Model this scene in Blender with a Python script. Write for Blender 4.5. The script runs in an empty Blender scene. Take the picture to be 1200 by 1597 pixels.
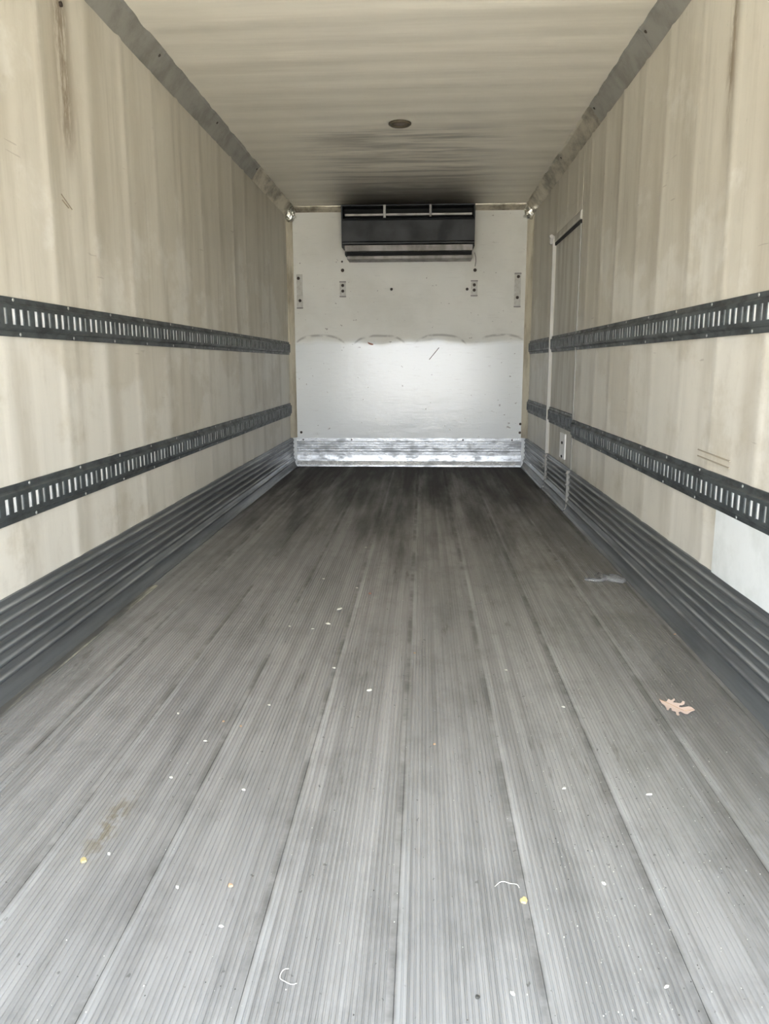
import bpy, bmesh, math, random
from mathutils import Matrix, Vector
random.seed(7)
S = bpy.context.scene
COL = S.collection

# ------------------------------------------------------------------ camera
cam_d = bpy.data.cameras.new('camera'); cam = bpy.data.objects.new('camera', cam_d); COL.objects.link(cam)
r_ = Vector((0.99877482, 0.04941907, -0.00257028)); u_ = Vector((-0.00679201, 0.1883465, 0.98207915)); f_ = Vector((-0.04901754, 0.98085848, -0.1884514))
m = Matrix.Identity(4)
for i in range(3):
    m[i][0] = r_[i]; m[i][1] = u_[i]; m[i][2] = -f_[i]
m.translation = (0, 0, 1.0682)
cam.matrix_world = m
cam_d.sensor_fit = 'VERTICAL'; cam_d.sensor_height = 36.0
cam_d.lens = 36.0 * 1204.05 / 1597.0
cam_d.clip_start = 0.02; cam_d.clip_end = 400
S.camera = cam

# ------------------------------------------------------------------ light
YO = 0.15                      # plane of the open rear doorway
W = bpy.data.worlds.new('sky'); S.world = W; W.use_nodes = True
nt = W.node_tree; nt.nodes.clear()
out = nt.nodes.new('ShaderNodeOutputWorld'); bg = nt.nodes.new('ShaderNodeBackground')
tc = nt.nodes.new('ShaderNodeTexCoord'); sep = nt.nodes.new('ShaderNodeSeparateXYZ'); rp = nt.nodes.new('ShaderNodeValToRGB')
nt.links.new(tc.outputs['Generated'], sep.inputs[0]); nt.links.new(sep.outputs['Z'], rp.inputs[0])
rp.color_ramp.elements[0].color = (0.92, 0.95, 1.0, 1); rp.color_ramp.elements[1].color = (0.62, 0.78, 1.0, 1)
nt.links.new(rp.outputs[0], bg.inputs[0]); nt.links.new(bg.outputs[0], out.inputs[0])
bg.inputs[1].default_value = 4.6
sun_d = bpy.data.lights.new('sun', 'SUN'); sun_d.energy = 30.0; sun_d.angle = 0.01; sun_d.color = (1.0, 0.93, 0.82)
sun = bpy.data.objects.new('sun', sun_d); COL.objects.link(sun)
sun.rotation_euler = Vector((-0.45, -0.5, -0.9)).to_track_quat('-Z', 'Y').to_euler(); sun.location = (6, 8, 12)
po_d = bpy.data.lights.new('doorway_portal', 'AREA'); po_d.shape = 'RECTANGLE'; po_d.size = 2.46; po_d.size_y = 2.61
po_d.cycles.is_portal = True
po = bpy.data.objects.new('doorway_portal', po_d); COL.objects.link(po)
po.location = (-0.1525, YO - 0.02, 1.306); po.rotation_euler = (math.radians(90), 0, 0)   # -Z points to +Y, into the box
S.view_settings.view_transform = 'Standard'; S.view_settings.look = 'None'
S.view_settings.exposure = 1.40; S.view_settings.gamma = 1.0; S.view_settings.use_curve_mapping = False
S.cycles.max_bounces = 14; S.cycles.diffuse_bounces = 10; S.cycles.glossy_bounces = 8
S.cycles.sample_clamp_indirect = 6.0

# ------------------------------------------------------------------ constants
XL, XR, YB, ZC = -1.3825, 1.0775, 8.12, 2.612
RIB0, RIBP = 2.95, 0.407

# ------------------------------------------------------------------ node helpers
class G:
    def __init__(s, name):
        s.m = bpy.data.materials.new(name); s.m.use_nodes = True; s.t = s.m.node_tree; s.t.nodes.clear()
        s.o = s.n('ShaderNodeOutputMaterial'); s.b = s.n('ShaderNodeBsdfPrincipled'); s.l(s.b.outputs[0], s.o.inputs[0])
        s.tc = s.n('ShaderNodeTexCoord')
        s.pos = s.tc.outputs['Object']
    def n(s, t, **k):
        x = s.t.nodes.new(t)
        for a, v in k.items(): setattr(x, a, v)
        return x
    def l(s, a, b): s.t.links.new(a, b)
    def put(s, sock, v):
        if isinstance(v, bpy.types.NodeSocket): s.l(v, sock)
        else: sock.default_value = v
    def noise(s, scale, sc=1.0, det=4, rough=0.6, off=(0, 0, 0)):
        mp = s.n('ShaderNodeMapping'); s.l(s.pos, mp.inputs[0]); mp.inputs['Scale'].default_value = scale; mp.inputs['Location'].default_value = off
        nz = s.n('ShaderNodeTexNoise'); s.l(mp.outputs[0], nz.inputs['Vector']); nz.inputs['Scale'].default_value = sc
        nz.inputs['Detail'].default_value = det; nz.inputs['Roughness'].default_value = rough
        return nz.outputs['Fac']
    def ramp(s, v, a, b, lo=0.0, hi=1.0):
        mr = s.n('ShaderNodeMapRange'); mr.clamp = True; mr.interpolation_type = 'SMOOTHSTEP'; s.l(v, mr.inputs[0])
        for i, x in enumerate((a, b, lo, hi)): mr.inputs[i + 1].default_value = x
        return mr.outputs[0]
    def math(s, op, a, b=0.0):
        x = s.n('ShaderNodeMath', operation=op); s.put(x.inputs[0], a); s.put(x.inputs[1], b); return x.outputs[0]
    def mul(s, *a):
        v = a[0]
        for b in a[1:]: v = s.math('MULTIPLY', v, b)
        return v
    def xyz(s):
        x = s.n('ShaderNodeSeparateXYZ'); s.l(s.pos, x.inputs[0]); return x.outputs
    def mix(s, fac, a, b):
        x = s.n('ShaderNodeMix', data_type='RGBA'); s.put(x.inputs['Factor'], fac)
        s.put(x.inputs[6], a if isinstance(a, bpy.types.NodeSocket) else (*a, 1)); s.put(x.inputs[7], b if isinstance(b, bpy.types.NodeSocket) else (*b, 1))
        return x.outputs[2]
    def col(s, c):
        s.put(s.b.inputs['Base Color'], c if isinstance(c, bpy.types.NodeSocket) else (*c, 1)); return s
    def set(s, rough=None, metal=None, spec=None, trans=None, alpha=None, coat=None):
        for k, v in (('Roughness', rough), ('Metallic', metal), ('Specular IOR Level', spec), ('Transmission Weight', trans), ('Alpha', alpha), ('Coat Weight', coat)):
            if v is not None: s.put(s.b.inputs[k], v)
        return s
    def bump(s, h, strength=0.2, dist=0.01):
        b = s.n('ShaderNodeBump'); b.inputs['Strength'].default_value = strength; b.inputs['Distance'].default_value = dist
        s.l(h, b.inputs['Height']); s.l(b.outputs[0], s.b.inputs['Normal']); return s

def band(g, v, c, w):                       # 1 at c, 0 beyond w
    d = g.math('ABSOLUTE', g.math('SUBTRACT', v, c)); return g.ramp(d, 0.0, w, 1.0, 0.0)

def wall_material(name, side):
    g = G(name)
    blot = g.ramp(g.noise((0.7, 0.7, 0.7), 1.6, 5), 0.4, 0.7)
    streak = g.ramp(g.noise((1, 5.5, 0.45), 1.6, 6, 0.65, (0, side * 3, 0)), 0.47, 0.78)
    fine = g.ramp(g.noise((1, 26, 1.5), 1.5, 4, 0.6, (0, side * 5, 2)), 0.5, 0.8)
    speck = g.ramp(g.noise((30, 30, 30), 1.0, 3, 0.7), 0.66, 0.74)
    c = g.mix(g.mul(blot, 0.45), (0.62, 0.585, 0.50), (0.53, 0.49, 0.405))
    c = g.mix(g.mul(streak, 0.55), c, (0.33, 0.30, 0.235))
    c = g.mix(g.mul(fine, 0.13), c, (0.36, 0.32, 0.25))
    c = g.mix(g.mul(speck, 0.18), c, (0.2, 0.18, 0.15))
    X = g.xyz()
    # horizontal rubbing marks where the load touched the lining
    rub = g.mul(g.ramp(g.noise((1, 0.9, 16), 1.8, 6, 0.7, (0, side * 2, 0)), 0.56, 0.72), g.ramp(X['Z'], 1.5, 0.9, 0.0, 1.0))
    c = g.mix(g.mul(rub, 0.25), c, (0.38, 0.35, 0.29))
    low_light = g.ramp(g.math('SUBTRACT', g.noise((1, 1.3, 1.8), 1.2, 6, 0.65, (0, side * 4, 6)), g.mul(g.math('SUBTRACT', X['Z'], 1.15), 0.14)), 0.44, 0.56); c = g.mix(g.mul(low_light, 0.45), c, (0.80, 0.785, 0.73))  # lower wall lightened to paint in the brighter light low down
    # darker broken band just beyond each stud
    ph = g.math('FRACT', g.math('DIVIDE', g.math('SUBTRACT', X['Y'], RIB0 - 0.05), RIBP))
    sl = g.mul(g.ramp(ph, 0.12, 0.30), g.ramp(ph, 0.62, 0.36), g.ramp(g.noise((1, 2.5, 0.8), 1.3, 4, 0.6, (0, side * 9, 1)), 0.35, 0.65))
    c = g.mix(g.mul(sl, 0.5), c, (0.36, 0.325, 0.25))
    # one long brown run from the roof
    yc, wd = (3.15, 0.075) if side < 0 else (3.02, 0.035)
    run = g.mul(band(g, X['Y'], yc, wd * 1.6), g.ramp(X['Z'], 1.75, 2.05), g.ramp(g.noise((1, 16, 3.5), 1.0, 6, 0.75), 0.38, 0.55))
    c = g.mix(g.mul(run, 0.9), c, (0.21, 0.16, 0.105))
    sc = g.ramp(g.noise((1, 3, 40), 1.2, 2, 0.5, (0, side, 4)), 0.745, 0.765)
    c = g.mix(g.mul(sc, 0.4), c, (0.25, 0.21, 0.17))
    mot = g.ramp(g.noise((1, 3.5, 2.2), 2.0, 7, 0.75, (0, side * 6, 3)), 0.52, 0.70); c = g.mix(g.mul(mot, 0.16), c, (0.34, 0.30, 0.24))
    g.col(c).set(rough=0.42, spec=0.45)
    h = g.math('ADD', g.mul(g.noise((1, 9, 1.2), 1.0, 3), 0.6), g.mul(g.noise((40, 40, 40), 1.0, 2), 0.05))
    g.bump(h, 0.25, 0.012)
    return g.m

def roof_material():
    g = G('roof_lining')
    X = g.xyz()
    bandn = g.ramp(g.noise((0.35, 4.5, 1), 1.2, 5, 0.6), 0.42, 0.72)
    blot = g.ramp(g.noise((1, 1.5, 1), 1.4, 5), 0.4, 0.7)
    c = g.mix(g.mul(bandn, 0.42), (0.80, 0.755, 0.65), (0.60, 0.555, 0.455))
    c = g.mix(g.mul(blot, 0.3), c, (0.62, 0.58, 0.48))
    # soot blown out of the cooling unit
    dx = g.math('ABSOLUTE', g.math('SUBTRACT', X['X'], -0.15))
    s1 = g.mul(g.ramp(dx, 0.95, 0.35), g.ramp(X['Y'], 6.3, 7.9), g.ramp(g.noise((1.2, 2.5, 1), 1.8, 4), 0.2, 0.5, 0.6, 1.0))
    c = g.mix(g.mul(s1, 0.88), c, (0.045, 0.04, 0.033))
    s2 = g.mul(g.ramp(dx, 1.0, 0.3), g.ramp(X['Y'], 5.35, 5.7), g.ramp(g.noise((0.8, 7, 1), 1.5, 4, 0.6, (2, 0, 0)), 0.42, 0.62))
    c = g.mix(g.mul(s2, 0.5), c, (0.13, 0.115, 0.09))
    g.col(c).set(rough=0.45, spec=0.4)
    g.bump(g.noise((0.5, 5, 1), 1.2, 3), 0.3, 0.02)
    return g.m

def back_material():
    g = G('front_bulkhead_lining')
    X = g.xyz()
    wob = g.mul(g.math('SUBTRACT', g.noise((3.3, 1, 1), 1.0, 2), 0.5), 0.12)
    zz = g.math('ADD', X['Z'], wob)
    polished = g.ramp(zz, 1.34, 1.25)
    blot = g.ramp(g.noise((1, 1, 1.2), 1.7, 5), 0.4, 0.7)
    c = g.mix(blot, (0.78, 0.775, 0.72), (0.70, 0.69, 0.63))
    c = g.mix(polished, c, (0.86, 0.89, 0.89))
    # arched rub marks left by pallets, one arc per pallet face
    fx = g.math('PINGPONG', g.math('ADD', X['X'], 2.0), 0.31)
    arc = g.math('SUBTRACT', 1.355, g.mul(g.math('POWER', g.math('SUBTRACT', 1.0, g.math('DIVIDE', fx, 0.31)), 3.0), 0.13))
    mk = g.mul(band(g, g.math('ADD', X['Z'], g.mul(wob, 0.15)), arc, 0.02), g.ramp(g.noise((5, 1, 7), 1.3, 4), 0.36, 0.56), g.ramp(fx, 0.03, 0.08))
    c = g.mix(g.mul(mk, 0.55), c, (0.16, 0.14, 0.12))
    scr = g.ramp(g.noise((3, 1, 30), 1.6, 6, 0.75), 0.55, 0.72)
    c = g.mix(g.mul(scr, 0.30), c, (0.42, 0.41, 0.385))
    spk = g.ramp(g.noise((14, 1, 20), 1.4, 2, 0.6), 0.715, 0.75); c = g.mix(g.mul(spk, 0.6), c, (0.2, 0.16, 0.14))
    dx = g.math('ABSOLUTE', g.math('SUBTRACT', X['X'], -0.15))
    gr = g.mul(g.ramp(dx, 1.2, 0.6), g.ramp(X['Z'], 1.9, 2.3)); c = g.mix(g.mul(gr, 0.25), c, (0.35, 0.32, 0.26))
    g.col(c)
    rn = g.noise((5, 1, 30), 1.4, 4, 0.7)
    ro = g.math('ADD', g.ramp(polished, 0, 1, 0.5, 0.12), g.mul(rn, 0.12))
    g.set(rough=ro, spec=0.65)
    g.bump(g.math('ADD', g.mul(rn, 0.30), g.noise((2.5, 1, 3.5), 1.5, 3)), 0.26, 0.01)
    return g.m

def metal_material(name, ca, cb, rough, metal, scale, bump=0.1, spec=0.5, amt=1.0, seed=0, lo=.38, hi=.68):
    g = G(name)
    n = g.ramp(g.noise(scale, 1.5, 6, 0.65, (seed, seed, seed)), lo, hi)
    g.col(g.mix(g.mul(n, amt), ca, cb)).set(rough=g.math('ADD', g.mul(n, 0.15), rough), metal=metal, spec=spec)
    if bump: g.bump(g.noise(tuple(k * 2 for k in scale), 2.0, 4), bump, 0.004)
    return g.m

def plain(name, c, rough=0.6, metal=0.0, spec=0.5):
    g = G(name); n = g.noise((20, 20, 20), 1.0, 3)
    g.col(g.mix(g.mul(n, 0.35), c, tuple(k * 0.6 for k in c))).set(rough=rough, metal=metal, spec=spec); return g.m

def floor_material():
    g = G('aluminium_floor')
    X = g.xyz()
    oi = g.n('ShaderNodeObjectInfo').outputs['Random']
    st = g.noise((26, 0.3, 1), 1.0, 6, 0.6)
    big = g.ramp(g.noise((3.2, 0.5, 1), 1.3, 6, 0.65, (4, 0, 0)), 0.42, 0.68)
    g_ = g.mix(g.ramp(st, 0.38, 0.62), (0.36, 0.349, 0.33), (0.265, 0.256, 0.24))
    g_ = g.mix(g.mul(big, 0.5), g_, (0.19, 0.184, 0.174))
    g_ = g.mix(g.mul(oi, 0.15), g_, (0.15, 0.15, 0.145))
    smear = g.ramp(g.noise((9, 1.3, 1), 1.3, 5, 0.7, (1, 7, 0)), 0.60, 0.72)
    g_ = g.mix(g.mul(smear, 0.55), g_, (0.09, 0.08, 0.065))
    spec_ = g.ramp(g.noise((55, 45, 1), 1.0, 2, 0.5), 0.70, 0.76); g_ = g.mix(g.mul(spec_, 0.6), g_, (0.06, 0.055, 0.05))
    sx = g.math('FRACT', g.math('ADD', g.math('DIVIDE', g.math('SUBTRACT', X['X'], 0.481), 0.262), 10.5))
    sd_ = g.mul(g.math('SUBTRACT', sx, 0.5), 0.262)
    gl = g.mul(g.ramp(g.math('ABSOLUTE', g.math('ADD', sd_, 0.004)), 0.003, 0.016, 1.0, 0.0), g.ramp(g.noise((1.6, 2.0, 1), 1.6, 6, 0.7, (3, 3, 0)), 0.40, 0.60))
    g_ = g.mix(g.mul(gl, 0.55), g_, (0.055, 0.05, 0.042))
    lt = g.mul(g.ramp(g.math('ABSOLUTE', g.math('SUBTRACT', sd_, 0.012)), 0.004, 0.012, 1.0, 0.0), g.ramp(g.noise((2, 1.0, 1), 1.6, 4, 0.6, (8, 3, 0)), 0.38, 0.6))
    g_ = g.mix(g.mul(lt, 0.26), g_, (0.6, 0.6, 0.58))
    blot = g.ramp(g.noise((5, 3.2, 1), 1.2, 6, 0.7, (9, 1, 0)), 0.46, 0.66); g_ = g.mix(g.mul(blot, 0.28), g_, (0.12, 0.115, 0.105))
    # darkening towards the bulkhead, then dirt along the right side
    # black dirt in broken patches; its deepening with distance stands in for fading light
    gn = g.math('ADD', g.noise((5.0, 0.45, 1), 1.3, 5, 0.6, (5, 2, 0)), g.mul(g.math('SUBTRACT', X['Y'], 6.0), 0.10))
    grime_falloff = g.ramp(gn, 0.28, 0.72); g_ = g.mix(g.mul(grime_falloff, 0.82), g_, (0.028, 0.026, 0.024))
    right = g.ramp(g.math('ADD', g.noise((3, 0.8, 1), 1.5, 6, 0.7, (7, 7, 0)), g.mul(g.math('SUBTRACT', X['X'], 0.7), 0.35)), 0.44, 0.62); g_ = g.mix(g.mul(right, 0.4), g_, (0.13, 0.12, 0.10))
    br = g.mul(band(g, X['X'], -0.735, 0.05), band(g, X['Y'], 1.62, 0.22), g.ramp(g.noise((30, 16, 1), 1.2, 4), 0.42, 0.6))
    g_ = g.mix(g.mul(br, 0.7), g_, (0.15, 0.115, 0.05))
    g.col(g_).set(rough=g.math('ADD', g.mul(grime_falloff, 0.2), g.math('ADD', g.mul(st, 0.18), 0.5)), metal=g.ramp(grime_falloff, 0, 1, 0.2, 0.0), spec=0.25)
    g.bump(g.noise((60, 12, 1), 1.0, 3), 0.08, 0.002)
    return g.m

M = {}
M['wall_l'] = wall_material('cream_lining_left', -1); M['wall_r'] = wall_material('cream_lining_right', 1)
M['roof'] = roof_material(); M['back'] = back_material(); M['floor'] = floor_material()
def strip_material():
    g = G('yellowed_bare_strip'); X = g.xyz(); n = g.noise((45, 4, 1), 1.5, 5, 0.7)
    c = g.mix(g.ramp(n, 0.35, 0.6), (0.58, 0.55, 0.42), (0.30, 0.285, 0.24)); c = g.mix(g.ramp(g.noise((20, 1.5, 1), 1.0, 4, 0.6, (3, 1, 0)), 0.4, 0.6), c, (0.14, 0.135, 0.125))
    g.col(c).set(rough=0.45, metal=0.3); return g.m
M['rail'] = metal_material('dark_galvanised_steel', (0.080, 0.092, 0.095), (0.045, 0.050, 0.051), 0.42, 0.3, (3, 6, 12), 0.08)
M['slot'] = metal_material('bare_bright_steel', (0.92, 0.93, 0.93), (0.70, 0.72, 0.73), 0.5, 0.0, (3, 6, 6), 0.0)
M['slot2'] = metal_material('dull_steel', (0.48, 0.50, 0.50), (0.34, 0.36, 0.36), 0.5, 0.0, (3, 6, 6), 0.0)
M['rivet'] = plain('rivet_metal', (0.45, 0.46, 0.44), 0.35, 0.6)
M['kick'] = metal_material('scuffed_dark_aluminium', (0.24, 0.255, 0.26), (0.14, 0.148, 0.152), 0.32, 0.6, (3, 0.5, 9), 0.05, amt=0.8)
def kick_material():
    g = G('scuffed_ridged_aluminium'); X = g.xyz()
    n = g.ramp(g.noise((3, 0.6, 10), 1.5, 6, 0.65), 0.38, 0.68)
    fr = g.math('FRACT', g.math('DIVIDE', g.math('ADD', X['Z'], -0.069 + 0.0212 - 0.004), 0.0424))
    crest_glint = g.mul(g.ramp(g.math('ABSOLUTE', g.math('SUBTRACT', fr, 0.5)), 0.02, 0.15, 1.0, 0.0), g.ramp(g.noise((1, 1.1, 9), 1.5, 5, 0.6, (2, 2, 2)), 0.36, 0.58, 0.2, 1.0), g.ramp(X['Z'], 0.04, 0.055))
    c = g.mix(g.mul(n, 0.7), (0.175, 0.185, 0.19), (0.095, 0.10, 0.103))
    c = g.mix(crest_glint, c, (0.40, 0.41, 0.41))  # highlight lines painted along the ridge tops
    sc = g.mul(g.ramp(g.noise((6, 3, 30), 1.2, 5, 0.7), 0.58, 0.70), g.ramp(X['Y'], 5.2, 7.4)); c = g.mix(g.mul(sc, 0.7), c, (0.55, 0.55, 0.53))
    g.col(c).set(rough=g.math('ADD', g.mul(n, 0.15), 0.34), metal=0.5, spec=0.5); return g.m
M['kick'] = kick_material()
M['kickb'] = metal_material('bright_scuffed_aluminium', (0.68, 0.70, 0.715), (0.30, 0.31, 0.315), 0.27, 0.45, (5, 2, 12), 0.3, amt=0.85, lo=.44, hi=.64)
M['cove'] = metal_material('grey_cove_metal', (0.33, 0.32, 0.285), (0.24, 0.23, 0.20), 0.42, 0.2, (3, 3, 3), 0.1)
M['cove2'] = metal_material('pale_sealed_cove', (0.60, 0.55, 0.44), (0.22, 0.195, 0.15), 0.32, 0.4, (4, 2, 4), 0.4)
M['corner'] = metal_material('corner_trim_metal', (0.78, 0.72, 0.58), (0.42, 0.36, 0.26), 0.28, 0.25, (3, 3, 0.9), 0.2)
M['sparkle'] = metal_material('crumpled_foil_metal', (0.9, 0.9, 0.84), (0.45, 0.43, 0.36), 0.12, 0.8, (14, 14, 14), 1.0)
M['black'] = plain('dark_recess', (0.008, 0.008, 0.008), 0.8)
M['unit'] = metal_material('charcoal_panel', (0.013, 0.0155, 0.018), (0.009, 0.0105, 0.0115), 0.5, 0.0, (3, 3, 3), 0.02)
M['ugrey'] = metal_material('unit_grey_metal', (0.27, 0.255, 0.24), (0.17, 0.16, 0.145), 0.4, 0.3, (6, 3, 3), 0.05)
M['upale'] = metal_material('unit_pale_metal', (0.42, 0.41, 0.39), (0.28, 0.27, 0.25), 0.35, 0.3, (6, 3, 3), 0.05)
M['plate'] = metal_material('painted_plate', (0.60, 0.595, 0.55), (0.45, 0.43, 0.38), 0.4, 0.0, (12, 12, 12), 0.1)
M['bolt'] = plain('rusty_bolt', (0.055, 0.04, 0.03), 0.6, 0.3)
M['door'] = metal_material('side_door_lining', (0.60, 0.585, 0.52), (0.47, 0.44, 0.38), 0.42, 0.0, (3, 5, 0.8), 0.1)
M['dtrim'] = plain('pale_door_trim', (0.55, 0.54, 0.49), 0.35, 0.1)
M['dtrimg'] = plain('grey_door_trim', (0.30, 0.29, 0.26), 0.4, 0.2)
M['platew'] = plain('white_painted_steel', (0.9, 0.9, 0.87), 0.35)
M['patch'] = metal_material('white_patch_sheet', (0.78, 0.81, 0.81), (0.66, 0.69, 0.68), 0.35, 0.0, (2, 3, 3), 0.05)
M['leaf'] = plain('dry_leaf', (0.72, 0.56, 0.47), 0.6)
M['chip'] = plain('pale_chip', (0.70, 0.68, 0.58), 0.6); M['tan'] = plain('tan_chip', (0.50, 0.33, 0.20), 0.7)
M['yel'] = plain('yellow_chip', (0.52, 0.42, 0.20), 0.7); M['dark'] = plain('dark_clod', (0.05, 0.048, 0.04), 0.8); M['red'] = plain('red_brown_chip', (0.42, 0.20, 0.15), 0.7)
M['ground'] = metal_material('yard_concrete', (0.42, 0.40, 0.36), (0.34, 0.32, 0.29), 0.8, 0.0, (0.3, 0.3, 0.3), 0.0)
M['rim'] = plain('brown_rim', (0.10, 0.08, 0.05), 0.6); M['lens'] = plain('dusty_tan_lens', (0.23, 0.18, 0.14), 0.5)

# ------------------------------------------------------------------ object helpers
def link(name, me, mat, parent=None):
    o = bpy.data.objects.new(name, me); COL.objects.link(o)
    mats = mat if isinstance(mat, (list, tuple)) else [mat]
    if not me.materials:
        for k in mats: me.materials.append(k)
    if parent: o.parent = parent
    return o
def build(name, bm, mat, parent=None, smooth=False):
    bmesh.ops.recalc_face_normals(bm, faces=bm.faces)
    me = bpy.data.meshes.new(name); bm.to_mesh(me); bm.free()
    if smooth:
        for p in me.polygons: p.use_smooth = True
    return link(name, me, mat, parent)
def tag(o, label=None, cat=None, group=None, kind=None):
    for k, v in (('label', label), ('category', cat), ('group', group), ('kind', kind)):
        if v: o[k] = v
    return o
def empty(name, loc=(0, 0, 0), parent=None):
    o = bpy.data.objects.new(name, None); COL.objects.link(o); o.location = loc
    if parent: o.parent = parent
    return o
def box(bm, x0, x1, y0, y1, z0, z1, bev=0.0, mi=0):
    r = bmesh.ops.create_cube(bm, size=1.0)
    vs = r['verts']
    for v in vs: v.co = Vector(((x0 + x1) / 2 + v.co.x * (x1 - x0), (y0 + y1) / 2 + v.co.y * (y1 - y0), (z0 + z1) / 2 + v.co.z * (z1 - z0)))
    fs = set(f for v in vs for f in v.link_faces)
    for f in fs: f.material_index = mi
    if bev:
        es = list(set(e for v in vs for e in v.link_edges))
        r = bmesh.ops.bevel(bm, geom=es, offset=bev, segments=2, profile=0.5, affect='EDGES')
        for f in r['faces']: f.material_index = mi
def bx(name, x0, x1, y0, y1, z0, z1, mat, parent=None, bev=0.0):
    bm = bmesh.new(); box(bm, x0, x1, y0, y1, z0, z1, bev); return build(name, bm, mat, parent)
def cyl(bm, c, axis, r, h, seg=10, r2=None):
    q = Vector(axis).to_track_quat('Z', 'Y').to_matrix().to_4x4()
    bmesh.ops.create_cone(bm, cap_ends=True, segments=seg, radius1=r, radius2=r if r2 is None else r2, depth=h, matrix=Matrix.Translation(Vector(c)) @ q)
def extrude_y(bm, pts, y0, y1, close=True, ny=1, jit=None):   # pts: (x,z) closed section
    rows = []
    for i in range(ny + 1):
        y = y0 + (y1 - y0) * i / ny
        rows.append([bm.verts.new((x + (jit(i, k)[0] if jit else 0), y, z + (jit(i, k)[1] if jit else 0))) for k, (x, z) in enumerate(pts)])
    n = len(pts)
    for i in range(ny):
        for k in range(n):
            bm.faces.new((rows[i][k], rows[i][(k + 1) % n], rows[i + 1][(k + 1) % n], rows[i + 1][k]))
    bm.faces.new(rows[0]); bm.faces.new(rows[-1][::-1])
def extrude_x(bm, pts, x0, x1):                              # pts: (y,z)
    a = [bm.verts.new((x0, y, z)) for y, z in pts]; b = [bm.verts.new((x1, y, z)) for y, z in pts]; n = len(pts)
    for k in range(n): bm.faces.new((a[k], a[(k + 1) % n], b[(k + 1) % n], b[k]))
    bm.faces.new(a); bm.faces.new(b[::-1])

# ------------------------------------------------------------------ structure
def stud(y):                                                 # lining stands proud over each stud
    k = (y - RIB0) / RIBP; d = (k - round(k)) * RIBP
    return math.exp(-(d / 0.032) ** 2)
def lining(bm, xw, s, y0, y1, z0, z1, seed):
    ny = max(2, int((y1 - y0) / 0.014)); nz = max(1, int((z1 - z0) / 0.15))
    rng = random.Random(seed); amp = [0.5 + 0.6 * rng.random() for _ in range(40)]; off = [rng.uniform(-0.02, 0.02) for _ in range(40)]
    g = []
    for i in range(ny + 1):
        y = y0 + (y1 - y0) * i / ny; kk = int(round((y - RIB0) / RIBP)) + 10
        row = []
        for j in range(nz + 1):
            z = z0 + (z1 - z0) * j / nz
            d = 0.0042 * amp[kk] * stud(y + off[kk]) + 0.0012 * math.sin(z * 3.1 + y * 1.7 + seed)
            row.append(bm.verts.new((xw + s * d, y, z)))
        g.append(row)
    for i in range(ny):
        for j in range(nz): bm.faces.new((g[i][j], g[i + 1][j], g[i + 1][j + 1], g[i][j + 1])).smooth = True
    loop = [g[i][0] for i in range(ny + 1)] + [g[ny][j] for j in range(1, nz + 1)] + [g[i][nz] for i in range(ny - 1, -1, -1)] + [g[0][j] for j in range(nz - 1, 0, -1)]
    o = [bm.verts.new((xw - s * 0.06, v.co.y, v.co.z)) for v in loop]; n = len(loop)
    for k in range(n): bm.faces.new((loop[k], loop[(k + 1) % n], o[(k + 1) % n], o[k]))
    bm.faces.new(o)

DY0, DY1, DZ = 5.617, 6.665, 2.04
bm = bmesh.new(); lining(bm, XL, 1, YO, YB + 0.06, -0.1, ZC + 0.06, 1); wl = tag(build('wall_left', bm, M['wall_l']), kind='structure')
bm = bmesh.new(); lining(bm, XR, -1, YO, DY0 - 0.002, -0.1, ZC + 0.06, 2); lining(bm, XR, -1, DY1 + 0.002, YB + 0.06, -0.1, ZC + 0.06, 3)
lining(bm, XR, -1, DY0 - 0.002, DY1 + 0.002, DZ, ZC + 0.06, 4); wr = tag(build('wall_right', bm, M['wall_r']), kind='structure')

bm = bmesh.new(); ny, nx = 260, 10; g = []
for i in range(ny + 1):
    y = YO + (YB + 0.06 - YO) * i / ny
    g.append([bm.verts.new((XL - 0.05 + (XR - XL + 0.1) * j / nx, y, ZC + 0.004 * math.sin(y * 11 + 0.6 * math.sin(j)) * (0.5 + 0.5 * math.sin(y * 2.3)) + 0.002 * math.sin(y * 27 + j * 0.4))) for j in range(nx + 1)])
for i in range(ny):
    for j in range(nx): bm.faces.new((g[i][j], g[i][j + 1], g[i + 1][j + 1], g[i + 1][j])).smooth = True
box(bm, XL - 0.05, XR + 0.05, YO, YB + 0.06, ZC + 0.03, ZC + 0.09)
tag(build('ceiling', bm, M['roof']), kind='structure')

wb = tag(bx('wall_back', XL - 0.05, XR + 0.05, YB, YB + 0.08, -0.1, ZC + 0.08, M['back']), kind='structure')

# floor: ribbed aluminium planks laid side by side over a base slab
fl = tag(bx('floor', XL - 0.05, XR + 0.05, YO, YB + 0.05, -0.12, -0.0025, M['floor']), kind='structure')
seams = [0.481 + 0.262 * k for k in range(-7, 3)]
edges = [XL + 0.005] + [x for x in seams if XL + 0.05 < x < XR - 0.05] + [XR - 0.005]
for a, b in zip(edges[:-1], edges[1:]):
    a2, b2 = a + 0.0007, b - 0.0007
    sec = [(a2, -0.0022), (a2, 0.0), (a2 + 0.010, 0.0)]
    n = max(1, int((b2 - a2 - 0.018) / 0.0109)); p = (b2 - a2 - 0.018) / n; x = a2 + 0.010
    for k in range(n):
        sec += [(x + 0.0012, -0.0024), (x + p * 0.36, -0.0024), (x + p * 0.36 + 0.0014, 0.0), (x + p, 0.0)]; x += p
    sec += [(b2, 0.0), (b2, -0.0022)]
    bm = bmesh.new(); extrude_y(bm, sec, YO, YB)
    build('floor_plank', bm, M['floor'], fl)
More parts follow.
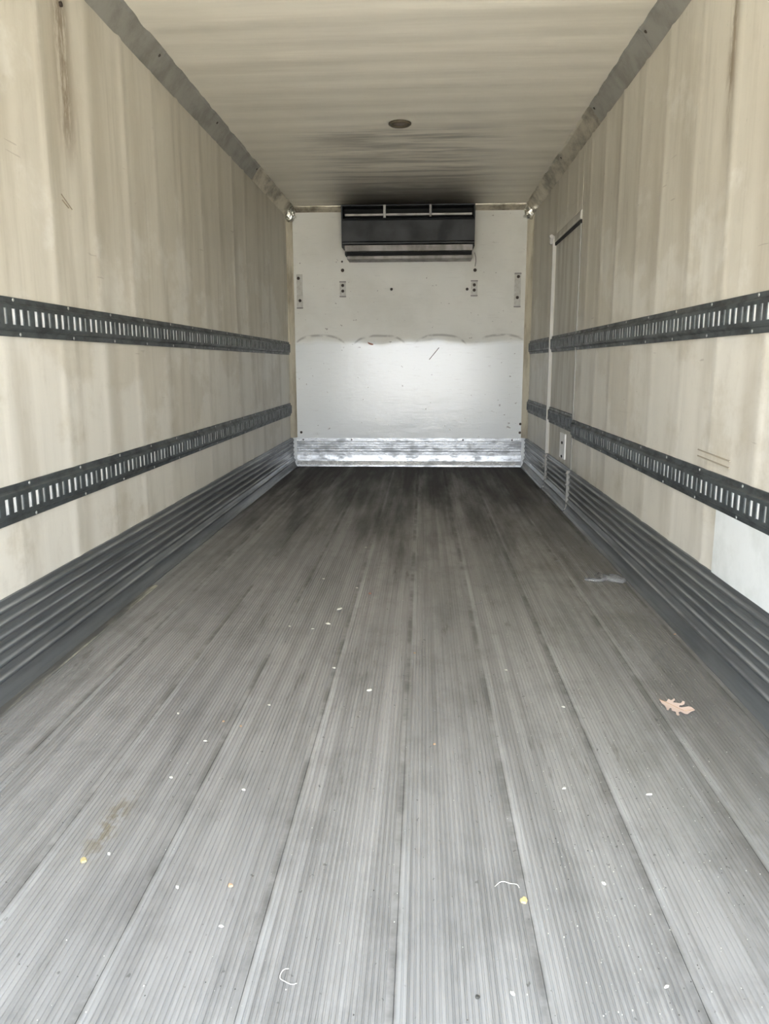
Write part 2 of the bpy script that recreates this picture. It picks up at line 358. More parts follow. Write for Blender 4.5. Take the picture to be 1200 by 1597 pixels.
# worn bare strip beside the left scuff plate
bm = bmesh.new(); extrude_y(bm, [(-1.338, 0.0), (-1.338, 0.003), (-1.30, 0.003), (-1.296, 0.0)], YO, 3.6)
build('edge_strip', bm, strip_material(), fl)

# scuff plates (baseboards) with pressed ridges
def kick_section(s, xw, top=0.309, d0=0.006):
    pr = [(d0, top), (d0 + 0.004, top), (d0 + 0.005, top - 0.006)]
    for zc in (0.278, 0.238, 0.196, 0.152, 0.108, 0.066):
        e = d0 + 0.005 + (0.012 if zc < 0.08 else 0)
        pr += [(e, zc + 0.014), (e + 0.010, zc + 0.007), (e + 0.010, zc - 0.001), (e + 0.001, zc - 0.012)]
    pr += [(d0 + 0.024, 0.035), (d0 + 0.034, 0.012), (d0 + 0.046, 0.003), (d0 + 0.046, 0.0), (0.0, 0.0), (0.0, top)]
    return [(xw + s * d, z) for d, z in pr]
rngk = random.Random(3)
def wav(i, k): return (0, 0.0006 * math.sin(i * 1.3 + k * 0.15) + 0.0006 * math.sin(i * 0.37))
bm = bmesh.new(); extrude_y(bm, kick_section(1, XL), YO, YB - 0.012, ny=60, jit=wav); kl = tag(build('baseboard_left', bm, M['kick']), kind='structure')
kr = tag(empty('baseboard_right', (0, 0, 0)), kind='structure')
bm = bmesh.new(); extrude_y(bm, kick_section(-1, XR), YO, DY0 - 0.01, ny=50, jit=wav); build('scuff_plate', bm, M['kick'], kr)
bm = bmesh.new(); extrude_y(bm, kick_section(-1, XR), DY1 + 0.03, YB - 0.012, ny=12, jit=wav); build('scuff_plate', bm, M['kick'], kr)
bm = bmesh.new()
pr = [(0.004, 0.300), (0.008, 0.300), (0.008, 0.268), (0.014, 0.262), (0.014, 0.250), (0.008, 0.243), (0.008, 0.236), (0.014, 0.230), (0.014, 0.215), (0.008, 0.208), (0.008, 0.196), (0.016, 0.188),
      (0.016, 0.166), (0.010, 0.158), (0.010, 0.120), (0.016, 0.060), (0.030, 0.020), (0.034, 0.002), (0.0, 0.002), (0.0, 0.300)]
extrude_x(bm, [(YB - d, z) for d, z in pr], XL + 0.05, XR - 0.05); kb = tag(build('baseboard_back', bm, M['kickb']), kind='structure')
for x in (XL + 0.12, -0.75, 0.42, 0.93):
    bm = bmesh.new(); cyl(bm, (x, YB - 0.010, 0.283), (0, -1, 0), 0.009, 0.006, 8); build('screw', bm, M['bolt'], kb)

# roof coves: chamfered strips in sections, screws at the joints
def cove(name, xw, s, joints, width_z=0.087, width_x=0.066, far_from=5.3):
    t = tag(empty(name), kind='structure')
    for y0, y1 in zip(joints[:-1], joints[1:]):
        bm = bmesh.new()
        jz = lambda i, k: (s * 0.001 * math.sin(i * 1.9 + y0), 0.0008 * math.sin(i * 2.3 + k))
        extrude_y(bm, [(xw + s * 0.0, ZC - width_z - 0.012), (xw + s * 0.008, ZC - width_z), (xw + s * 0.034, ZC - 0.050), (xw + s * width_x, ZC - 0.009), (xw + s * (width_x + 0.014), ZC - 0.0), (xw, ZC + 0.01)], y0 + 0.002, y1 - 0.002, ny=max(3, int((y1 - y0) / 0.12)), jit=jz)
        build('cove_strip', bm, M['cove2'] if y0 >= far_from else M['cove'], t)
    for y in joints[1:-1]:
        bm = bmesh.new(); cyl(bm, (xw + s * 0.052, y - 0.04, ZC - 0.026), (s * 0.6, 0, -0.8), 0.008, 0.008, 8); build('screw', bm, M['bolt'], t)
    return t
cl = cove('trim_1', XL, 1, [YO, 1.9, 3.0, 4.2, 5.3, 6.5, YB - 0.02], far_from=6.4)
cr = cove('trim_2', XR, -1, [YO, 1.9, 3.0, 4.05, 5.15, 6.3, YB - 0.02], far_from=5.1)
# bulkhead corners and head trim
for nm, xw, s in (('trim_3', XL, 1), ('trim_4', XR, -1)):
    bm = bmesh.new(); n = 26; rows = []
    for i in range(n + 1):
        z = 0.306 + (ZC - 0.03 - 0.306) * i / n; j = 0.003 * math.sin(i * 1.7)
        rows.append([bm.verts.new(p) for p in ((xw, YB - 0.085, z), (xw + s * (0.008 + j), YB - 0.08, z), (xw + s * (0.022 + j), YB - 0.045, z), (xw + s * (0.044 + j), YB - 0.012 - j * .5, z), (xw + s * 0.056, YB, z), (xw, YB, z))])
    for i in range(n):
        for k in range(6): bm.faces.new((rows[i][k], rows[i][(k + 1) % 6], rows[i + 1][(k + 1) % 6], rows[i + 1][k]))
    bm.faces.new(rows[0]); bm.faces.new(rows[-1][::-1])
    t = tag(build(nm, bm, M['corner']), kind='structure')
    # crumpled bright cap where the trims meet under the roof
    bm = bmesh.new(); bmesh.ops.create_icosphere(bm, subdivisions=3, radius=0.055, matrix=Matrix.Translation((xw + s * 0.04, YB - 0.06, ZC - 0.07)) @ Matrix.Diagonal((1, 1, 1.5, 1)))
    rg = random.Random(5)
    for v in bm.verts: v.co += Vector((rg.uniform(-1, 1), rg.uniform(-1, 1), rg.uniform(-1, 1))) * 0.008
    build('corner_cap', bm, M['sparkle'], t)
bm = bmesh.new(); n = 30; rows = []
for i in range(n + 1):
    x = XL + 0.04 + (XR - XL - 0.08) * i / n; j = 0.003 * math.sin(i * 2.1)
    rows.append([bm.verts.new(p) for p in ((x, YB, ZC - 0.052), (x, YB - 0.008 + j * .5, ZC - 0.050 + j), (x, YB - 0.028, ZC - 0.022), (x, YB - 0.055, ZC - 0.008 + j), (x, YB - 0.06, ZC + 0.01), (x, YB, ZC + 0.01))])
for i in range(n):
    for k in range(6): bm.faces.new((rows[i][k], rows[i][(k + 1) % 6], rows[i + 1][(k + 1) % 6], rows[i + 1][k]))
bm.faces.new(rows[0]); bm.faces.new(rows[-1][::-1]); tag(build('trim_5', bm, M['cove2']), kind='structure')

# white patch sheet riveted low on the right wall
bm = bmesh.new(); extrude_y(bm, [(XR - 0.0, 0.305), (XR - 0.0085, 0.305), (XR - 0.0085, 0.552), (XR, 0.552)], 1.2, 2.82)
tag(build('patch_sheet', bm, M['patch'], wr), label='smooth white repair sheet low on the right wall')
# ------------------------------------------------------------------ cargo rails
def rail_pieces(parent, xw, s, y0, y1, zc, d0=0.007, phase=0.0, sub=None):
    hw = 0.0643
    X = lambda d: xw + s * d
    bm = bmesh.new(); bk = bmesh.new()
    def strip(pr, a=y0, b=y1):
        A = [bm.verts.new((X(d), a, zc + z)) for z, d in pr]; B = [bm.verts.new((X(d), b, zc + z)) for z, d in pr]
        for k in range(len(pr) - 1): bm.faces.new((A[k], A[k + 1], B[k + 1], B[k]))
    for q in (1, -1):
        strip([(q * hw, 0.0), (q * hw, d0 + 0.001), (q * (hw - 0.002), d0 + 0.002), (q * 0.047, d0 + 0.002), (q * 0.043, d0 + 0.006), (q * 0.040, d0 + 0.012), (q * 0.037, d0 + 0.013), (q * 0.026, d0 + 0.013)])
    f = d0 + 0.013; r = d0 + 0.0093
    P = 0.0508; k0 = math.floor((y0 - phase) / P); y = y0; c = 0
    def q4(b_, pts, mi=0):
        fc = b_.faces.new([b_.verts.new((X(d), yy, zc + z)) for d, yy, z in pts]); fc.material_index = mi
    k = k0; prev = y0; near = []
    while True:
        a = phase + k * P; b = a + (0.024 if k % 3 != 2 else 0.018)
        if a > y1 - 0.01: break
        if a > y0 + 0.005 and b < y1 - 0.005:
            q4(bm, [(f, prev, -0.026), (f, a, -0.026), (f, a, 0.026), (f, prev, 0.026)])
            for yy in (a, b): q4(bm, [(f, yy, -0.026), (r, yy, -0.026), (r, yy, 0.026), (f, yy, 0.026)])
            for zz in (-0.026, 0.026): q4(bm, [(f, a, zz), (r, a, zz), (r, b, zz), (f, b, zz)])
            kd = 0 if k % 3 != 2 else 1
            if b < 4.4: near.append((a, b, kd))
            else: q4(bk, [(r, a, -0.026), (r, b, -0.026), (r, b, 0.026), (r, a, 0.026)], kd)
            prev = b
        k += 1
    q4(bm, [(f, prev, -0.026), (f, y1, -0.026), (f, y1, 0.026), (f, prev, 0.026)])
    for yy in (y0, y1):
        q4(bm, [(0, yy, -hw), (0, yy, hw), (d0 + 0.002, yy, hw), (d0 + 0.002, yy, 0.045), (f, yy, 0.037), (f, yy, -0.037), (d0 + 0.002, yy, -0.045), (d0 + 0.002, yy, -hw)])
    bmesh.ops.remove_doubles(bm, verts=bm.verts, dist=1e-5)
    body = build('rail_channel' if not sub else 'cargo_rail', bm, M['rail'], parent)
    host = parent if not sub else body
    if len(bk.faces):
        tag(build('slot_backing', bk, [M['slot'], M['slot2']], host), kind='stuff')
    else: bk.free()
    src = {}
    for a, b, kd in near:                                    # bright steel seen through each slot
        if kd not in src:
            b3 = bmesh.new(); box(b3, -0.001, 0.0, -(b - a) / 2, (b - a) / 2, -0.026, 0.026)
            o = src[kd] = build('slot_plate', b3, M['slot2'] if kd else M['slot'], host)
        else:
            o = src[kd].copy(); COL.objects.link(o)
        o.location = (X(r) + (0.001 if s < 0 else 0.0), (a + b) / 2, zc)
    # rivets along both flanges
    first = None; yy = 2.605 - 0.41 * 6
    while yy < y1 - 0.02:
        if yy > max(y0 + 0.02, 1.0):
            for q in (1, -1):
                if first is None:
                    b2 = bmesh.new(); bmesh.ops.create_uvsphere(b2, u_segments=8, v_segments=4, radius=0.0065)
                    for v in b2.verts: v.co.x *= 0.5
                    first = build('rivet', b2, M['rivet'], host, True)
                    o = first
                else:
                    o = first.copy(); COL.objects.link(o); o.parent = host
                o.location = (X(d0 + 0.002), yy + (0.03 if q < 0 else 0), zc + q * 0.056)
        yy += 0.41
    return body
UPZ, LOZ = 1.2255, 0.6076
def rail(xw, s, y0, y1, zc, label, ph):
    t = tag(empty('cargo_rail', (0, 0, 0)), label, 'rail')
    rail_pieces(t, xw, s, y0, y1, zc, phase=ph); return t
PHL = 2.571 - 0.0508 * 3
rail(XL, 1, YO + 0.02, YB - 0.10, UPZ, 'upper dark slotted cargo rail along the left wall', PHL)
rail(XL, 1, YO + 0.02, YB - 0.10, LOZ, 'lower dark slotted cargo rail along the left wall', PHL)
rail(XR, -1, YO + 0.02, DY0 - 0.012, UPZ, 'upper slotted cargo rail on the right wall, nearer than the side door', PHL + 0.02)
rail(XR, -1, YO + 0.02, DY0 - 0.012, LOZ, 'lower slotted cargo rail on the right wall, nearer than the side door', PHL + 0.02)
rail(XR, -1, DY1 + 0.04, YB - 0.10, UPZ, 'short upper cargo rail between the side door and the far right corner', PHL)
rail(XR, -1, DY1 + 0.04, YB - 0.10, LOZ + 0.035, 'short lower cargo rail between the side door and the far right corner', PHL)

# ------------------------------------------------------------------ side door
dr = tag(empty('door_1', (0, 0, 0)), kind='structure')
bx('door_panel', XR + 0.002, XR + 0.058, DY0 + 0.004, DY1 - 0.004, 0.002, DZ - 0.006, M['door'], dr)
rail_pieces(dr, XR, -1, DY0 + 0.015, DY1 - 0.01, UPZ, phase=PHL, sub=True)
rail_pieces(dr, XR, -1, DY0 + 0.015, DY1 - 0.01, LOZ + 0.035, phase=PHL, sub=True)
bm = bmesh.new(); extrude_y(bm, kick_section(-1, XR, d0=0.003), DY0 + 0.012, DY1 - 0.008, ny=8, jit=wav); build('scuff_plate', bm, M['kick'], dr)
fj = bx('door_jamb', XR - 0.027, XR + 0.001, DY1 + 0.002, DY1 + 0.026, 0.31, DZ + 0.03, M['dtrim'], dr, 0.003)
bx('door_jamb', XR - 0.027, XR + 0.001, DY1 + 0.002, DY1 + 0.026, 0.0, 0.305, M['dtrimg'], dr, 0.003)
bx('door_edge_strip', XR - 0.010, XR + 0.001, DY0 - 0.008, DY0 + 0.006, 0.31, DZ - 0.03, M['dtrimg'], dr, 0.002)
bx('door_edge_strip', XR - 0.034, XR + 0.001, DY0 - 0.008, DY0 + 0.008, 0.0, 0.305, M['dtrimg'], dr, 0.002)
for z in (0.02, 0.20, 0.285):
    for y, dx in ((DY0, 0.034), (DY1 + 0.012, 0.038)):
        bm = bmesh.new(); bmesh.ops.create_uvsphere(bm, u_segments=8, v_segments=6, radius=0.010, matrix=Matrix.Translation((XR - dx, y - 0.006, z))); build('screw', bm, M['upale'], dr)
# header drip bar, with a black strip painted in for the shadow beneath
bm = bmesh.new(); extrude_y(bm, [(XR + 0.001, DZ - 0.004), (XR - 0.012, DZ - 0.001), (XR - 0.015, DZ + 0.006), (XR - 0.010, DZ + 0.052), (XR + 0.001, DZ + 0.066)], DY0 + 0.0, DY1 + 0.03); build('door_header', bm, M['door'], dr)
bx('header_shadow', XR - 0.010, XR + 0.03, DY0, DY1, DZ - 0.026, DZ - 0.004, M['black'], dr)
bm = bmesh.new(); cyl(bm, (XR - 0.040, DY1 + 0.012, DZ + 0.045), (0, -1, 0.0), 0.016, 0.03, 10); cyl(bm, (XR - 0.040, DY1 + 0.012, DZ - 0.005), (0, -1, 0.0), 0.012, 0.03, 10)
box(bm, XR - 0.050, XR - 0.012, DY1 + 0.004, DY1 + 0.022, DZ - 0.01, DZ + 0.05); build('hinge', bm, M['upale'], dr)
pl = bx('latch_plate', XR - 0.012, XR + 0.001, 5.865, 6.075, 0.352, 0.545, M['platew'], dr, 0.003); pl['label'] = 'white latch plate with two dark holes'
for y, z in ((5.965, 0.472), (5.965, 0.368)):
    bm = bmesh.new(); cyl(bm, (XR - 0.0135, y, z), (-1, 0, 0), 0.011, 0.004, 10)
    for v in bm.verts: v.co.y = y + (v.co.y - y) * 2.2
    build('latch_hole', bm, M['black'], pl)

# ------------------------------------------------------------------ cooling unit
cu = tag(empty('cooling_unit', (-0.157, YB, 2.07)), 'charcoal refrigeration evaporator unit high on the far bulkhead', 'cooling unit')
def cup(name, x0, x1, y0, y1, z0, z1, mat, bev=0.003, parent=None, lab=None):
    o = bx(name, x0 + 0.157, x1 + 0.157, y0 - YB, y1 - YB, z0 - 2.07, z1 - 2.07, mat, parent or cu, bev if bev else 0.0)
    if lab: o['label'] = lab
    return o
XA, XB = -0.806, 0.489
bm = bmesh.new()
def cb(*a): box(bm, a[0] + .157, a[1] + .157, a[2] - YB, a[3] - YB, a[4] - 2.07, a[5] - 2.07)
cb(XA, XB, 7.875, YB, 2.19, 2.455)                # carcass behind the front panel
cb(XA, XB, 7.862, YB, 2.566, 2.578)               # top skin
cb(XA, XA + 0.012, 7.862, YB, 2.45, 2.57); cb(XB - 0.012, XB, 7.862, YB, 2.45, 2.57)
cb(XA + 0.02, XB - 0.02, 7.98, YB, 2.13, 2.20)
cb(XA, XB, 8.04, YB, 2.45, 2.57)
build('housing', bm, M['unit'], cu)
cup('recess', XA + 0.012, XB - 0.012, 8.03, 8.039, 2.457, 2.566, M['black'], 0)
bm = bmesh.new(); extrude_x(bm, [(7.875 - YB, 2.457 - 2.07), (7.855 - YB, 2.448 - 2.07), (7.848 - YB, 2.43 - 2.07), (7.856 - YB, 2.24 - 2.07), (7.848 - YB, 2.228 - 2.07), (7.85 - YB, 2.215 - 2.07), (7.875 - YB, 2.208 - 2.07)], XA + .157 + 0.008, XB + .157 - 0.004)
build('front_panel', bm, M['unit'], cu)
lv = cup('louvre', XA + 0.035, XB - 0.03, 7.868, 7.90, 2.478, 2.497, M['upale'], 0.002, lab='pale louvre bar across the air outlet')
cup('outlet_bracket', -0.398, -0.372, 7.852, 7.864, 2.455, 2.574, M['upale'], 0.002)
cup('outlet_bracket', 0.048, 0.070, 7.852, 7.864, 2.462, 2.574, M['ugrey'], 0.002)
cup('lower_grille_bar', XA + 0.03, XB - 0.018, 7.862, 7.98, 2.148, 2.206, M['ugrey'], 0.004)
cup('recess', XA + 0.045, XB - 0.025, 7.93, 7.985, 2.108, 2.147, M['black'], 0)
cup('drip_tray', XA + 0.05, XB - 0.02, 7.87, 8.11, 2.074, 2.108, M['ugrey'], 0.006)
for x in (XA + 0.15, XB - 0.18): cup('mounting_foot', x - 0.05, x + 0.05, 7.90, 7.93, 2.108, 2.13, M['black'], 0.004)
bm = bmesh.new(); pts = [(0.492, 7.90, 2.13), (0.505, 7.93, 2.095), (0.512, 8.0, 2.06), (0.512, 8.11, 2.03)]
for a, b in zip(pts[:-1], pts[1:]):
    a, b = Vector(a), Vector(b); cyl(bm, (a + b) / 2 + Vector((.157, -YB, -2.07)), (b - a), 0.0035, (b - a).length * 1.05, 6)
build('drain_hose', bm, M['ugrey'], cu)

# ------------------------------------------------------------------ plates and bolts on the bulkhead
def plate(xc, z0, z1, w, bolts, label, bars):
    t = tag(empty('mounting_plate', (xc, YB, z0)), label, 'plate', 'mounting plates on the far bulkhead')
    bx('plate_body', -w / 2, w / 2, -0.010, 0, 0, z1 - z0, M['plate'], t, 0.002)
    for dx, z in bolts:
        bm = bmesh.new(); cyl(bm, (dx, -0.014, z - z0), (0, -1, 0), 0.017, 0.010, 8, 0.012); build('bolt', bm, M['bolt'], t)
    for z in bars: bx('end_bar', -w / 2 - 0.002, w / 2 + 0.002, -0.0125, -0.001, z - z0 - 0.006, z - z0 + 0.006, M['ugrey'], t)
plate(-1.268, 1.625, 1.965, 0.060, ((-0.01, 1.925), (0.002, 1.705)), 'long plate with two bolts near the left edge of the bulkhead', (1.632,))
plate(-0.825, 1.735, 1.893, 0.062, ((0, 1.852), (0, 1.797)), 'short two-bolt plate below the left end of the cooling unit', (1.887, 1.743))
plate(0.508, 1.735, 1.893, 0.066, ((0, 1.848), (0, 1.797)), 'short two-bolt plate below the right end of the cooling unit', (1.887, 1.743))
plate(0.943, 1.625, 1.965, 0.064, ((0.005, 1.925), (0.0, 1.722)), 'long plate with two bolts near the right edge of the bulkhead', (1.955, 1.632))
for x, z, r in ((-0.826, 2.00, 0.018), (-0.83, 2.085, 0.010), (0.513, 1.992, 0.018), (0.437, 1.808, 0.015), (-0.328, 1.813, 0.014), (-1.295, 2.52, 0.014), (0.99, 2.50, 0.014), (-1.285, 0.36, 0.014), (1.01, 0.36, 0.014), (1.012, 0.45, 0.014)):
    bm = bmesh.new(); cyl(bm, (x, YB - 0.003, z), (0, -1, 0), r, 0.006, 8, r * 0.7); build('bolt', bm, M['plate'] if z > 2.4 else M['bolt'], wb)
# torn red-brown mark and pale scar
bm = bmesh.new(); vs = [bm.verts.new((-0.547 + a, YB - 0.002, 1.273 + b)) for a, b in ((-0.03, 0.018), (-0.005, 0.008), (0.03, -0.002), (0.028, -0.016), (0.0, -0.012), (-0.022, 0.0))]; f = bm.faces.new(vs)
r = bmesh.ops.extrude_face_region(bm, geom=[f]); [setattr(v, 'co', v.co + Vector((0, 0.002, 0))) for v in r['geom'] if isinstance(v, bmesh.types.BMVert)]
build('tape_scrap', bm, M['red'], wb)
bm = bmesh.new(); a, b = Vector((0.06, YB - 0.002, 1.11)), Vector((0.16, YB - 0.002, 1.23)); cyl(bm, (a + b) / 2, b - a, 0.0035, (b - a).length, 5); build('scratch', bm, M['bolt'], wb)

# right wall: short scar above the lower rail
bm = bmesh.new()
for dz in (0.012, -0.012): 
    a, b = Vector((XR - 0.0045, 3.06, 0.725 + dz)), Vector((XR - 0.0045, 2.74, 0.718 + dz)); cyl(bm, (a + b) / 2, b - a, 0.0028, (b - a).length, 6)
build('scar', bm, plain('brown_scar', (0.42, 0.37, 0.29)), wr)
# left wall gouge
bm = bmesh.new()
for (y0, z0, y1, z1) in ((3.045, 1.705, 3.13, 1.665), (3.05, 1.685, 3.10, 1.665)):
    a, b = Vector((XL + 0.003, y0, z0)), Vector((XL + 0.003, y1, z1)); cyl(bm, (a + b) / 2, b - a, 0.0018, (b - a).length, 5)
build('scratch', bm, plain('brown_scratch', (0.28, 0.23, 0.17)), wl)
bm = bmesh.new(); cyl(bm, (XL + 0.004, 3.16, 2.405), (1, 0, 0), 0.010, 0.01, 8); build('screw', bm, M['bolt'], wl)

# round fitting in the roof
t = tag(empty('ceiling_light', (-0.164, 5.43, ZC)), 'small round brown-rimmed fitting in the middle of the roof', 'light')
bm = bmesh.new(); n = 24; R_ = [(0.074, 0.0), (0.074, -0.008), (0.066, -0.014), (0.054, -0.012), (0.050, -0.004), (0.050, 0.0)]
ring = [[bm.verts.new((math.cos(2 * math.pi * i / n) * r, math.sin(2 * math.pi * i / n) * r, z)) for r, z in R_] for i in range(n)]
for i in range(n):
    for k in range(6): bm.faces.new((ring[i][k], ring[i][(k + 1) % 6], ring[(i + 1) % n][(k + 1) % 6], ring[(i + 1) % n][k]))
build('rim', bm, M['rim'], t, True)
bm = bmesh.new(); bmesh.ops.create_uvsphere(bm, u_segments=20, v_segments=8, radius=0.050)
for v in bm.verts: v.co.z *= 0.18
build('lens', bm, M['lens'], t, True)

# ------------------------------------------------------------------ things on the floor
LEAF = [(0.765, 2.366), (0.774, 2.354), (0.785, 2.354), (0.796, 2.371), (0.801, 2.36), (0.815, 2.372), (0.814, 2.363), (0.803, 2.348), (0.818, 2.343), (0.826, 2.34), (0.834, 2.351), (0.839, 2.344), (0.833, 2.33), (0.825, 2.328), (0.818, 2.329), (0.812, 2.315), (0.84, 2.313), (0.847, 2.303), (0.85, 2.282), (0.836, 2.278), (0.821, 2.264), (0.813, 2.271), (0.806, 2.284), (0.798, 2.277), (0.794, 2.253), (0.786, 2.246), (0.785, 2.256), (0.791, 2.28), (0.782, 2.29), (0.786, 2.307), (0.782, 2.31), (0.77, 2.286), (0.764, 2.285), (0.768, 2.299), (0.77, 2.323), (0.764, 2.334)]
t = tag(empty('oak_leaf', (0.80, 2.31, 0)), 'dry pale oak leaf lying on the floor near the right wall', 'leaf')
bm = bmesh.new(); vs = [bm.verts.new((x - 0.80, y - 2.31, 0.004)) for x, y in LEAF]; f = bm.faces.new(vs)
r = bmesh.ops.triangulate(bm, faces=[f]); bmesh.ops.subdivide_edges(bm, edges=bm.edges, cuts=2, use_grid_fill=True)
def curl(x, y): return 0.003 + 0.9 * (x * 0.5 + y) ** 2 + 0.7 * max(0, abs(x) - 0.02) ** 1.3
for v in bm.verts: v.co.z = curl(v.co.x, v.co.y)
r = bmesh.ops.extrude_face_region(bm, geom=list(bm.faces))
for v in r['geom']:
    if isinstance(v, bmesh.types.BMVert): v.co.z += 0.0008
build('leaf_blade', bm, M['leaf'], t)
bm = bmesh.new(); P_ = [(-0.036, 0.052), (-0.012, 0.03), (0.006, 0.0), (0.02, -0.02), (0.047, -0.026)]
for (x0, y0), (x1, y1) in zip(P_[:-1], P_[1:]):
    a, b = Vector((x0, y0, curl(x0, y0) + 0.0012)), Vector((x1, y1, curl(x1, y1) + 0.0012)); cyl(bm, (a + b) / 2, b - a, 0.0009, (b - a).length, 5)
build('midrib', bm, M['tan'], t)

g_ = G('clear_wrinkled_plastic'); g_.col((0.86, 0.87, 0.87)).set(rough=0.10, trans=0.75, spec=0.8, alpha=0.62); g_.bump(g_.noise((60, 60, 60), 1.0, 3), 0.6, 0.006)
bm = bmesh.new(); path = [(0.815, 3.78), (0.85, 3.775), (0.885, 3.77), (0.91, 3.79), (0.925, 3.845), (0.90, 3.86), (0.935, 3.80), (0.96, 3.765), (0.99, 3.745), (1.005, 3.775), (0.985, 3.83), (0.955, 3.85)]
rg = random.Random(2); rows = []
for i, (x, y) in enumerate(path):
    a = Vector(path[max(i - 1, 0)]); b = Vector(path[min(i + 1, len(path) - 1)]); d = (b - a).normalized(); nrm = Vector((-d.y, d.x))
    w = 0.014 + 0.010 * rg.random() if i not in (0, len(path) - 1) else 0.010
    row = []
    for k in range(7):
        u = (k - 3) / 3; p_ = Vector((x, y)) + nrm * w * u
        row.append(bm.verts.new((p_.x - 0.9, p_.y - 3.8, 0.003 + 0.012 * (1 - u * u) * rg.uniform(0.4, 1.6))))
    rows.append(row)
for i in range(len(rows) - 1):
    for k in range(6): bm.faces.new((rows[i][k], rows[i][k + 1], rows[i + 1][k + 1], rows[i + 1][k]))
o = tag(build('plastic_scrap', bm, g_.m, None, True), 'crumpled strip of clear plastic on the floor by the right wall', 'plastic'); o.location = (0.9, 3.8, 0)
sd = o.modifiers.new('s', 'SOLIDIFY'); sd.thickness = 0.0012

def chip_mesh(name, L, Wd, H, mat, seed, bend=0.0):
    rg = random.Random(seed); bm = bmesh.new(); n = 9; top = []; bot = []
    for i in range(n):
        a = 2 * math.pi * i / n; k = rg.uniform(0.7, 1.1)
        x, y = math.cos(a) * L / 2 * k, math.sin(a) * Wd / 2 * k; y += bend * x * x / L
        bot.append(bm.verts.new((x, y, 0))); top.append(bm.verts.new((x * 0.8, y * 0.8, H * rg.uniform(0.7, 1.2))))
    for i in range(n): bm.faces.new((bot[i], bot[(i + 1) % n], top[(i + 1) % n], top[i]))
    bm.faces.new(top); bm.faces.new(bot[::-1])
    bmesh.ops.recalc_face_normals(bm, faces=bm.faces)
    me = bpy.data.meshes.new(name); bm.to_mesh(me); bm.free(); me.materials.append(mat); return me
singles = [
 ('wood_chip', (-0.364, 3.269), 0.036, 0.016, 'chip', 1.0, 'largest pale curved wood chip in the middle of the floor', 'chip', 0.3),
 ('wood_chip', (-0.391, 3.069), 0.026, 0.014, 'chip', -0.6, 'pale chip just in front of the largest curved chip', 'chip', 0),
 ('brick_crumb', (-0.246, 3.507), 0.014, 0.013, 'red', 0, 'single reddish crumb beyond the largest pale chip', 'crumb', 0),
 ('wood_chip', (-0.171, 2.407), 0.022, 0.010, 'chip', 0.5, 'pale crescent chip alone left of the centre floor seam', 'chip', 0.8),
 ('wood_chip', (-0.394, 1.416), 0.012, 0.012, 'tan', 0.4, 'tan and white crumb low in the left half of the floor', 'crumb', 0),
 ('grain_clump', (0.211, 1.398), 0.016, 0.020, 'yel', 0.2, 'yellowish crumb on the near floor right of centre', 'crumb', 0),
 ('dirt_clod', (0.100, 1.150), 0.009, 0.008, 'dark', 0, 'small dark clod at the bottom edge right of centre', 'dirt', 0),
 ('dirt_clod', (-0.738, 1.484), 0.018, 0.024, 'yel', 0.5, 'olive-brown clod at the near end of the stain on the left', 'dirt', 0),
 ('wood_sliver', (0.576, 1.806), 0.020, 0.004, 'chip', 0.1, 'thin pale sliver on the near right of the floor', 'sliver', 0),
 ('paper_scrap', (0.261, 3.378), 0.050, 0.022, 'chip', 0.1, 'faint grey scrap on the floor seam right of centre', 'scrap', 0),
 ('paper_scrap', (0.752, 4.164), 0.050, 0.014, 'chip', 0.0, 'thin pale scrap on the floor beyond the clear plastic', 'scrap', 0)]
M['dust'] = plain('greyish_scrap', (0.26, 0.26, 0.25)); 
for i, (nm, (x, y), L, Wd, mt, rz, lab, cat, bend) in enumerate(singles):
    o = link(nm, chip_mesh(nm, L, Wd, 0.004 if nm != 'paper_scrap' else 0.0015, M['dust'] if nm == 'paper_scrap' else M[mt], i, bend), M[mt]); o.location = (x, y, 0.0002); o.rotation_euler = (0, 0, rz); tag(o, lab, cat)
def ring_piece(x, y, R0, a0, a1, lab):
    bm = bmesh.new(); n = 12; pts = [Vector((math.cos(a0 + (a1 - a0) * i / n) * R0, math.sin(a0 + (a1 - a0) * i / n) * R0 * 0.8, 0.003 + 0.002 * math.sin(i))) for i in range(n + 1)]
    for a, b in zip(pts[:-1], pts[1:]): cyl(bm, (a + b) / 2, b - a, 0.0007, (b - a).length * 1.1, 5)
    o = build('straw_curl', bm, M['chip'], None); o.location = (x, y, 0); tag(o, lab, 'straw')
ring_piece(-0.225, 1.18, 0.022, 2.0, 5.2, 'fine pale curl of straw at the bottom left of centre')
ring_piece(0.18, 1.43, 0.026, 0.2, 2.8, 'fine pale curl of straw beside the yellowish crumb')
cr_pos = [(-0.315, 3.6), (-0.547, 3.031), (-0.447, 3.003), (-0.025, 2.75), (-0.312, 2.594), (-0.484, 2.28), (-0.756, 2.208), (-0.622, 2.035), (-0.54, 2.131), (-0.656, 1.833), (-0.691, 1.509), (-0.504, 1.406), (-0.384, 1.298), (0.039, 2.045), (0.161, 1.161), (0.45, 2.307), (-0.497, 3.752), (-0.333, 4.439), (1.015, 3.0), (-0.452, 1.783), (0.367, 1.826), (0.384, 1.459), (0.431, 1.188), (-0.6, 2.16), (0.30, 2.6)]
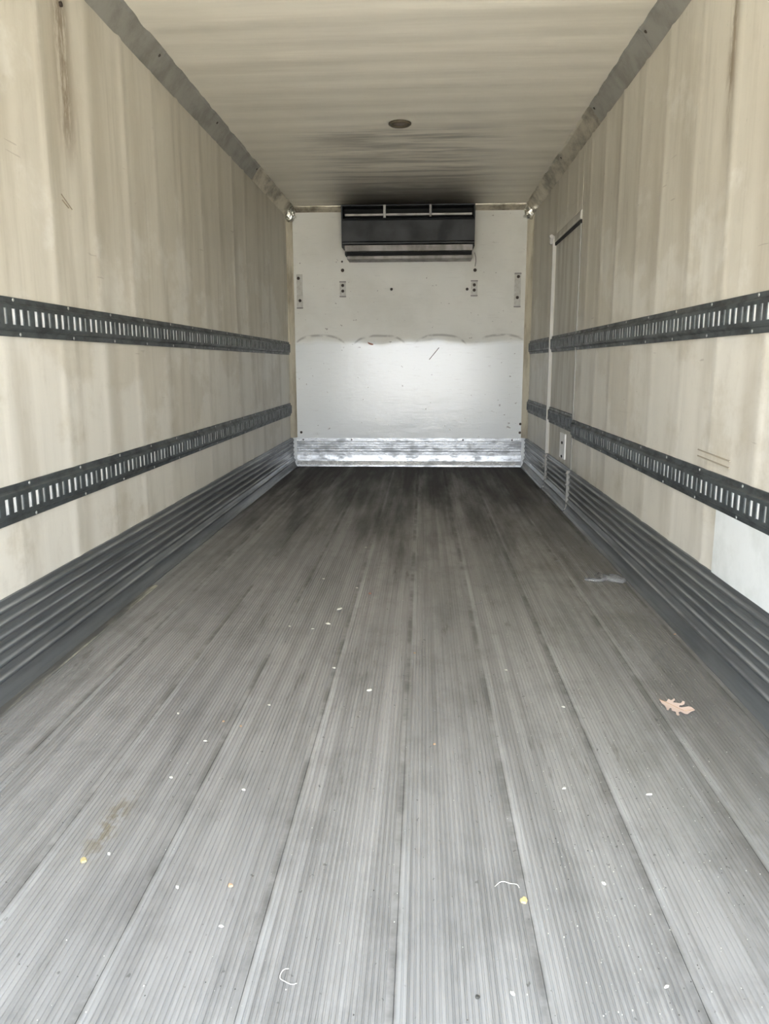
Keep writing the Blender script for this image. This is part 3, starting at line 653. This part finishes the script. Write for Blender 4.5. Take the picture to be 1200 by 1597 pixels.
cm = [chip_mesh('crumb', 0.012, 0.007, 0.003, M['chip'], 40), chip_mesh('crumb', 0.009, 0.007, 0.003, M['tan'], 41), chip_mesh('crumb', 0.014, 0.005, 0.003, M['chip'], 42)]
for i, (x, y) in enumerate(cr_pos):
    o = bpy.data.objects.new('crumb', cm[(0, 0, 2, 1, 0)[i % 5]]); COL.objects.link(o); o.location = (x, y, 0.0002); o.rotation_euler = (0, 0, random.uniform(-0.7, 0.7)); k = 0.8 + 0.25 * y / 2; o.scale = (k, k, 1)
    tag(o, 'tiny pale or tan crumb lying on the ribbed floor', 'crumb', 'tiny crumbs scattered on the ribbed floor')
# grit too fine to count
bm = bmesh.new(); rg = random.Random(11)
for i in range(1500):
    y = 1.0 + 4.0 * rg.random() ** 1.5; x = rg.uniform(-1.25, 1.0) if rg.random() < 0.4 else rg.uniform(0.25, 0.95)
    s = rg.uniform(0.0006, 0.0017); z = 0.0004
    v = [bm.verts.new((x + math.cos(a) * s, y + math.sin(a) * s * 1.4, z)) for a in (0, 2.1, 4.2)] + [bm.verts.new((x, y, z + s * 1.3))]
    mi = 0 if rg.random() < 0.6 else 1
    for q in ((0, 1, 3), (1, 2, 3), (2, 0, 3)): bm.faces.new([v[k] for k in q]).material_index = mi
tag(build('floor_grit', bm, [M['chip'], M['dark']]), 'fine pale and dark grit sprinkled over the ribbed floor', 'grit', kind='stuff')

# unseen rear door frame, deep header added to dim the upper near walls
bm = bmesh.new()
box(bm, XL - 0.06, XR + 0.06, YO - 0.08, YO, 2.1, ZC + 0.10); box(bm, XL - 0.06, XL, YO - 0.08, YO, -0.12, 2.1); box(bm, XR, XR + 0.06, YO - 0.08, YO, -0.12, 2.1); box(bm, XL - 0.06, XR + 0.06, YO - 0.08, YO, -0.14, -0.004)
tag(build('unseen_rear_frame', bm, M['ugrey']), kind='structure')
# ------------------------------------------------------------------ yard outside the doorway, behind the camera
tag(bx('yard_ground', -60, 60, -80, 30, -1.35, -1.15, M['ground']), kind='structure')
